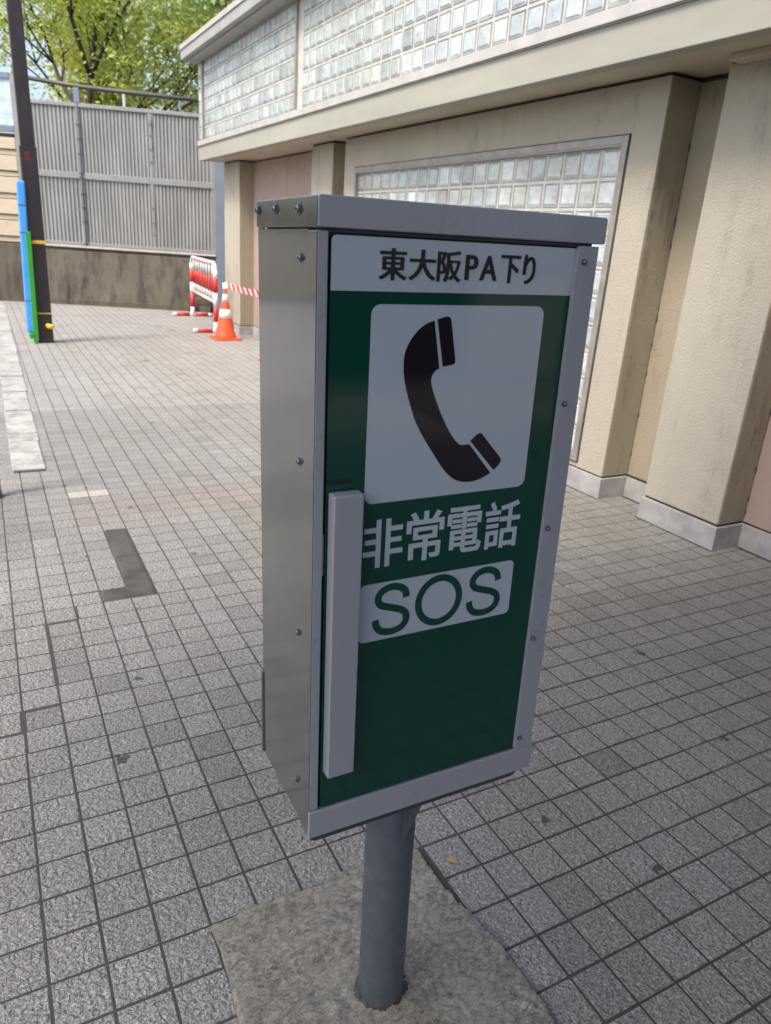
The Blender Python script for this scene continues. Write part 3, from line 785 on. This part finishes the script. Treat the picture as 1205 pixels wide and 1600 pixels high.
g = MB(); wbox(g, -.12, 3.0, -.02, .08, 1.005, 1.035, .004); g.build('sill_rail', M['alu_pale'], nf)
for t in (-.09, .71, 1.90, 2.975):
    g = MB(); wbox(g, t - .028, t + .028, .012, .075, 1.10, 3.28, .003); p_ = g.build('fence_post', M['fence_frame'], nf)
    if t == .71:
        g = MB(); g.tube([(t, .004, 1.0), (t, .004, 3.34)], .010, 8)
        for z in (1.02, 1.08, 1.45, 1.68, 1.9, 2.18, 2.24, 2.55, 2.78, 3.0): g.box(t - .04, t + .04, -.006, .012, z - .012, z + .012, .003)
        g.build('drop_rod', M['fence_dark'], p_)
    if t == 1.90:
        for z in (1.3, 1.5, 1.75, 2.5, 2.7, 2.92, 3.1):
            g = MB(); g.tube([(t, .013, z), (t, .002, z)], .014, 8); g.build('rivet', M['fence_dark'], p_)
hr = bw_empty('top_rail', 'dark pipe rail on short brackets above the corrugated fence', 'railing')
g = MB(); g.tube([(-.3, .03, 3.66), (.74, .03, 3.58), (1.49, .03, 3.56), (4.8, .03, 3.50)], .036, 10); g.build('rail', M['fence_dark'], hr)
g = MB(); wbox(g, .66, .76, 0, .06, 3.335, 3.56, .006); g.build('bracket', M['blue_steel'], hr)
g = MB(); wbox(g, 1.465, 1.51, .01, .05, 3.335, 3.53, .004); g.build('bracket', M['alu_pale'], hr)
g = MB(); wbox(g, 2.40, 2.44, .01, .05, 3.335, 3.50, .004); g.build('bracket', M['blue_steel'], hr)
sp_ = bw_empty('steel_post', 'blue-grey steel beam post between the corrugated fence and the cream pillar', 'post')
g = MB(); wbox(g, 3.01, 3.17, -.06, -.045, -.02, 3.8, .002); wbox(g, 3.08, 3.10, -.045, .10, -.02, 3.8); wbox(g, 3.01, 3.17, .10, .115, -.02, 3.8, .002)
g.build('beam', M['blue_steel'], sp_)
g = MB(); wbox(g, 3.0, 3.18, -.07, .12, -.01, .012, .002); g.build('base_plate', M['blue_steel'], sp_)
nf2 = bw_empty('corner_fence', 'plain grey fence panel glimpsed between the blue-grey post and the building', 'fence')
g = MB(); wbox(g, 3.2, 7.0, .06, .10, 1.0, 3.3); g.build('fence_sheet', M['corr'], nf2)
g = MB(); wbox(g, 3.2, 7.0, .03, .12, 3.3, 3.36, .003); g.build('fence_rail', M['fence_frame'], nf2)
g = MB()     # two wire brackets at the wall foot
sb = bw_empty('pipe_loop', 'small black pipe loop on the foot of the concrete wall behind the barrier', 'pipe')
g.tube([(2.62, -.05, 0), (2.62, -.05, .20), (2.66, -.05, .24), (2.86, -.05, .24), (2.90, -.05, .20), (2.90, -.05, 0)], .014, 8); g.build('pipe', M['fence_dark'], sb)

# ================================================================ DARK POST WITH LEANING BARS
dp = empty('steel_column', (.665, 8.90, 0), 'tall brown-black square steel column with two yellow bands near the left edge', 'column')
g = MB(); g.box(-.090, .090, -.085, .085, -.01, 2.22, .008, 3); cs = g.build('column_sleeve', M['pole_brown'], dp)
g = MB(); g.box(-.074, .074, -.07, .07, 2.22, 5.6, .008, 3); g.build('column_shaft', M['pole_brown'], dp)
for z, hgt in ((1.186, .042), (.358, .016)):
    g = MB(); g.box(-.0925, .0925, -.0875, .0875, z - hgt / 2, z + hgt / 2, .006, 2); g.build('yellow_band', M['yellow'], dp)
g = MB(); g.tube([(.03, -.088, .215), (.05, -.125, .205), (.07, -.13, .205), (.085, -.125, .215), (.095, -.10, .22)], .018, 8, radii=[.028, .034, .034, .026, .012]); g.build('yellow_hook', M['yellow'], dp)
me_mark = None
def wall_text(s, size, mat, parent, loc, name):
    c = bpy.data.curves.new('t', 'FONT'); c.body = s; c.size = size; c.offset = .004; c.extrude = .001
    o = bpy.data.objects.new('t', c); COL.objects.link(o); bpy.context.view_layer.update()
    me = bpy.data.meshes.new_from_object(o.evaluated_get(bpy.context.evaluated_depsgraph_get()))
    bpy.data.objects.remove(o); bpy.data.curves.remove(c)
    me.transform(Matrix.Rotation(R(90), 4, 'X')); return link(name, me, mat, parent, loc)
wall_text('S', .13, M['red_mark'], dp, (-.045, -.0862, 2.07), 'painted_mark')
bb = empty('blue_padded_bar', (.50, 8.82, 0), 'bright blue padded bar leaning on the dark column', 'bar')
g = MB(); g.box(-.045, .045, -.03, .03, .13, 1.85, .02, 3); o_ = g.build('pad', M['blue_foam'], bb)
o_.rotation_euler = (0, R(1.6), 0)
for z in (.5, 1.28, 1.58):
    g = MB(); g.box(-.047, .047, -.032, .032, z, z + .012, .004)
    o2 = g.build('strap', M['fence_dark'], bb); o2.rotation_euler = (0, R(1.6), 0)
gb = empty('green_bar', (.555, 8.79, 0), 'narrow green plastic bar standing between the blue bar and the column', 'bar')
g = MB(); g.box(-.028, .028, -.022, .022, .04, 1.30, .006); o3 = g.build('bar', M['green_pl'], gb); o3.rotation_euler = (0, R(1.0), 0)
g = MB(); g.box(-.075, -.02, -.03, .03, .06, .13, .008); g.box(-.03, .02, -.025, .025, -.002, .055, .008); g.build('foot', M['green_pl'], gb)
lp = empty('short_post', (-.022, 3.00, 0), 'dark olive metal post cut by the left edge of the photo', 'post')
g = MB(); g.box(-.03, .022, -.025, .025, 0, .9, .005); g.build('post_body', M['post_dark'], lp)
g = MB(); g.box(-.036, .028, -.031, .031, -.002, .03, .006); g.build('post_foot', M['fence_dark'], lp)

# ================================================================ CONES, TAPE, BARRIER
def cone_parts(root):
    g = MB(); g.box(-.19, .19, -.19, .19, 0, .030, .012, 3); g.build('cone_base', M['cone'], root)
    prof = [(.150, .030), (.142, .045), (.088, .301), (.0885, .302), (.064, .419), (.0645, .420), (.043, .522), (.0435, .523), (.030, .60), (.0235, .624), (.022, .69), (.016, .70)]
    def rad(z): return .144 + (z - .04) * (.024 - .144) / (.66 - .04)
    def seg(name, a, b, m, off=0):
        g = MB(); g.lathe([(rad(a) + off, a), (rad((a + b) / 2) + off, (a + b) / 2), (rad(b) + off, b)], 28); g.build(name, m, root)
    g = MB(); g.lathe([(.152, .028), (.146, .05), (rad(.07), .07), (rad(.301), .301), (rad(.5), .5), (rad(.66), .66), (.022, .69), (.015, .70)], 32); g.build('cone_body', M['cone'], root)
    g = MB(); g.lathe([(rad(.301) + .0012, .301), (rad(.36) + .0012, .36), (rad(.419) + .0012, .419)], 32); g.build('white_band', M['cone_white'], root)
    g = MB(); g.lathe([(rad(.522) + .0012, .522), (rad(.624) + .0012, .624)], 32); g.build('white_band', M['cone_white'], root)
    g = MB(); g.lathe([(.030, .69), (.034, .70), (.034, .76), (.026, .775)], 20); g.build('tape_holder', M['white'], root)
c1 = empty('traffic_cone', (3.055, 9.195, 0), 'orange traffic cone with two white bands in front of the far cream pillar', 'traffic cone', 'orange traffic cones')
cone_parts(c1)
c2 = empty('traffic_cone', (3.172, 7.30, 0), 'orange traffic cone almost hidden behind the phone box, only a corner of its base showing', 'traffic cone', 'orange traffic cones', (0, 0, R(45)))
for ch in list(c1.children):
    k = ch.copy(); COL.objects.link(k); k.parent = c2
tp = empty('barrier_tape', (3.055, 9.195, .755), 'red and white striped barrier tape strung from the orange cone towards the phone box', 'tape')
p0 = Vector((3.055, 9.16, .755)); p1 = Vector((3.15, 7.33, .775)); n_ = 20
g = MB(); prev = None
for k in range(n_ + 1):
    q = p0.lerp(p1, k / n_); z = -.03 * 4 * (k / n_) * (1 - k / n_); tw = .15 + .25 * math.sin(k / n_ * 3.0)
    cur = [g.bm.verts.new((q.x + dx - 3.055 - dz * tw, q.y - 9.195, q.z + z + dz - .755)) for dx, dz in ((-.001, -.044), (-.001, .044), (.001, .044), (.001, -.044))]
    if prev:
        for u in range(4):
            f = g.bm.faces.new((prev[u], prev[(u + 1) % 4], cur[(u + 1) % 4], cur[u])); f.material_index = k % 2
    else: g.bm.faces.new(cur)
    prev = cur
g.bm.faces.new(prev)
g.build('ribbon', [M['red'], M['white']], tp)

PN, PF = Vector((3.10, 9.86, 0)), Vector((3.30, 12.10, 0))
br = empty('crowd_barrier', (PN + PF) / 2, 'red and white striped metal barrier standing by the concrete wall behind the cone', 'barrier', None, (0, 0, math.atan2((PF - PN).y, (PF - PN).x)))
Lh = (PF - PN).length / 2
def bands(g, pts_fn, z0, z1, r, cuts):
    """vertical tube painted in bands: cuts = list of (za, zb, mat index)"""
    for za, zb_, mi in cuts:
        g.mi = mi; g.tube([pts_fn(za), pts_fn(zb_)], r, 10)
for sgn, xx in ((-1, -Lh), (1, Lh)):
    g = MB(); bands(g, lambda z: (xx, 0, z), 0, 1, .034, [(0, .16, 0), (.16, .367, 1), (.367, .583, 0), (.583, .779, 1), (.779, .90, 0)])
    g.build('upright', [M['white'], M['red']], br)
    g = MB()
    for a, b, mi in ((-.34, -.27, 0), (-.27, -.05, 1), (-.05, .05, 0), (.05, .27, 1), (.27, .34, 0)):
        g.mi = mi; g.tube([(xx, a, .03), (xx, b, .03)], .03, 10)
    g.build('foot', [M['white'], M['red']], br)
g = MB(); r0 = .14; pts = [(-Lh, 0, .88)]
for k in range(7):
    a = R(180 - 15 * k); pts.append((-Lh + r0 + r0 * math.cos(a), 0, 1.0 - r0 + r0 * math.sin(a)))
for k in range(7):
    a = R(90 - 15 * k); pts.append((Lh - r0 + r0 * math.cos(a), 0, 1.0 - r0 + r0 * math.sin(a)))
pts.append((Lh, 0, .88)); g.tube(pts, .028, 10)
g.build('top_rail', M['white'], br)
g = MB(); g.tube([(-Lh, 0, .445), (Lh, 0, .445)], .022, 10); g.build('lower_rail', M['white'], br)
nb = 8
for k in range(nb):
    x = -Lh + (k + 1) * 2 * Lh / (nb + 1)
    g = MB()
    for a, b, mi in ((.46, .58, 0), (.58, .80, 1), (.80, .985, 0)): g.mi = mi; g.tube([(x, 0, a), (x, 0, b)], .015, 8)
    g.build('bar', [M['white'], M['red']], br)
    g = MB(); g.mi = 0; g.tube([(x - .03, 0, 1.0), (x + .03, 0, 1.0)], .030, 8); g.build('red_clip', M['red'], br)
    g = MB(); g.tube([(x - .03, 0, .445), (x + .03, 0, .445)], .024, 8); g.build('red_clip', M['red'], br)

# ================================================================ TREES BEYOND THE WALL
def leaf_mat(name, c1_, c2_):
    m, nt_, b = new_mat(name); n = N(nt_)
    at = n.new('ShaderNodeVertexColor'); at.layer_name = 'tint'
    n.link(n.mix(1.0, n.ramp(n.noise(.8, 4, .6), [(.35, c1_), (.65, c2_)]), at.outputs[0], 'MULTIPLY'), b.inputs['Base Color'])
    setp(b, Roughness=.6)
    tr = n.new('ShaderNodeBsdfTranslucent'); n.link(n.mix(1.0, n.ramp(n.noise(.8, 4, .6), [(.35, c1_), (.65, c2_)]), (1.7, 1.6, .9), 'MULTIPLY'), tr.inputs[0])
    mx = n.new('ShaderNodeMixShader'); mx.inputs[0].default_value = .45
    o = [x for x in nt_.nodes if x.type == 'OUTPUT_MATERIAL'][0]
    n.link(b.outputs[0], mx.inputs[1]); n.link(tr.outputs[0], mx.inputs[2]); n.link(mx.outputs[0], o.inputs[0])
    return m
LM = [leaf_mat('leaves_green', (.32, .42, .16), (.50, .56, .20)), leaf_mat('leaves_yellow', (.30, .38, .12), (.50, .52, .18)), leaf_mat('leaves_grey_green', (.22, .33, .17), (.33, .42, .20))]
M['bark'] = paint('bark', (.045, .035, .026), .9, 0, .35, 12, .8, 40, .01)
def tree(loc, height, spread, mi, label, seed, nleaf, base_h=1.6, leaf=.13):
    rs = random.Random(seed); nr = np.random.RandomState(seed)
    root = empty('tree', loc, label, 'tree', 'trees beyond the wall')
    g = MB(); tips = []
    def limb(p, d, ln, r, lv):
        pts = [p]; q = p.copy(); dd = d.copy(); k = 5
        for i in range(k):
            dd = (dd + Vector((rs.uniform(-.22, .22), rs.uniform(-.22, .22), rs.uniform(-.05, .16)))).normalized()
            q = q + dd * ln / k; pts.append(q.copy())
        g.tube(pts, r, 7 if lv < 2 else 5, radii=[r * (1 - .6 * i / k) for i in range(k + 1)])
        if lv >= 2: tips.extend(pts[2:])
        if lv < 3:
            for j in range(4 if lv else 7):
                a = pts[rs.randint(2 if lv else 2, k)]
                az_ = rs.uniform(0, 2 * math.pi); up = rs.uniform(.15, .8) if lv else rs.uniform(.35, .9)
                nd = (Vector((math.cos(az_), math.sin(az_), up)) * .8 + dd * .5).normalized()
                limb(a, nd, ln * rs.uniform(.5, .72) * (spread if lv == 0 else 1), r * (.42 if lv == 0 else .5), lv + 1)
    limb(Vector((0, 0, -.2)), Vector((rs.uniform(-.1, .1), rs.uniform(-.1, .1), 1)).normalized(), height * .62, height * .014, 0)
    g.build('trunk', M['bark'], root)
    tips_ = np.array([t[:] for t in tips])
    # foliage sprays: flattened clusters round twig ends
    ncl = nleaf // 26; idx = nr.randint(0, len(tips_), ncl)
    cc = tips_[idx] + nr.normal(0, .16, (ncl, 3)); csz = nr.uniform(.18, .42, ncl); ctint = nr.uniform(.55, 1.35, ncl)
    cen = np.repeat(cc, 26, 0); n = len(cen)
    cen = cen + nr.normal(0, 1, (n, 3)) * np.repeat(csz, 26)[:, None] * np.array([1, 1, .42])
    u = nr.normal(0, 1, (n, 3)); u[:, 2] *= .45; u /= np.linalg.norm(u, axis=1)[:, None]
    t_ = nr.normal(0, 1, (n, 3)); v_ = np.cross(u, t_); v_ /= np.linalg.norm(v_, axis=1)[:, None]
    s = (leaf * nr.uniform(.55, 1.2, n))[:, None]
    quad = np.stack([cen - u * s * .5, cen + v_ * s * .27, cen + u * s * .5, cen - v_ * s * .27], 1).reshape(-1, 3)
    me = bpy.data.meshes.new('crown'); me.vertices.add(n * 4); me.vertices.foreach_set('co', quad.ravel())
    me.loops.add(n * 4); me.loops.foreach_set('vertex_index', np.arange(n * 4)); me.polygons.add(n)
    me.polygons.foreach_set('loop_start', np.arange(0, n * 4, 4)); me.polygons.foreach_set('loop_total', np.full(n, 4)); me.update()
    tn = np.repeat(ctint, 26) * nr.uniform(.8, 1.2, n); col = np.stack([tn * nr.uniform(.9, 1.15, n), tn, tn * .9, np.ones(n)], 1)
    ca = me.color_attributes.new('tint', 'FLOAT_COLOR', 'POINT'); ca.data.foreach_set('color', np.repeat(col, 4, 0).astype(np.float32).ravel())
    link('crown', me, LM[mi], root)
    return root
tree((2.2, 18.2, 0), 9.5, .95, 0, 'large green broadleaf tree rising behind the middle of the corrugated fence', 6, 20000)
tree((4.4, 22.5, 0), 8.5, 1.0, 1, 'yellow-green tree behind the fence, right of the large green tree', 8, 30000)
tree((5.4, 17.5, 0), 9.0, .9, 2, 'grey-green tree whose branches hang beside the building roof', 12, 13000)
tree((-3.2, 19.5, 0), 8.0, .9, 0, 'green tree at the far left above the pale blue screen', 22, 30000)

# ================================================================ UNSEEN OVERHEAD DECK (sized to cast the shade on the near paving)
g = MB(); g.box(-3.0, 2.7, -6.5, .05, 4.5, 4.8, .02)
struct(g.build('unseen_overhead_deck', M['darkconc']))
g = MB(); g.box(-6.6, -6.3, -9, 13.5, -.1, 2.6, .02)
struct(g.build('unseen_left_wall', M['darkconc']))  # added out of view to darken what the box side reflects

g = MB(); g.box(-8, 6, -9.3, -9.0, -.1, 3.3, .02)
struct(g.build('unseen_rear_wall', M['dirtconc']))  # added behind the camera to darken the door's reflections

lf = MB(); lv = [(-.016, 0, .001), (-.006, .006, .003), (.006, .006, .0045), (.018, .001, .002), (.006, -.005, .004), (-.006, -.006, .0025)]
vt = [lf.bm.verts.new(p) for p in lv] + [lf.bm.verts.new((x, y, z + .0006)) for x, y, z in lv]
lf.bm.faces.new(vt[:6][::-1]); lf.bm.faces.new(vt[6:])
for k in range(6): lf.bm.faces.new((vt[k], vt[(k + 1) % 6], vt[6 + (k + 1) % 6], vt[6 + k]))
lo = lf.build('fallen_leaf', paint('dry_leaf', (.38, .27, .09), .7, 0, .3, 90, .2), None, (.924, -.181, .001))
lo.rotation_euler = (0, 0, R(-55)); tag(lo, 'tiny dry yellow-brown leaf in a paving joint right of the pole', 'leaf')
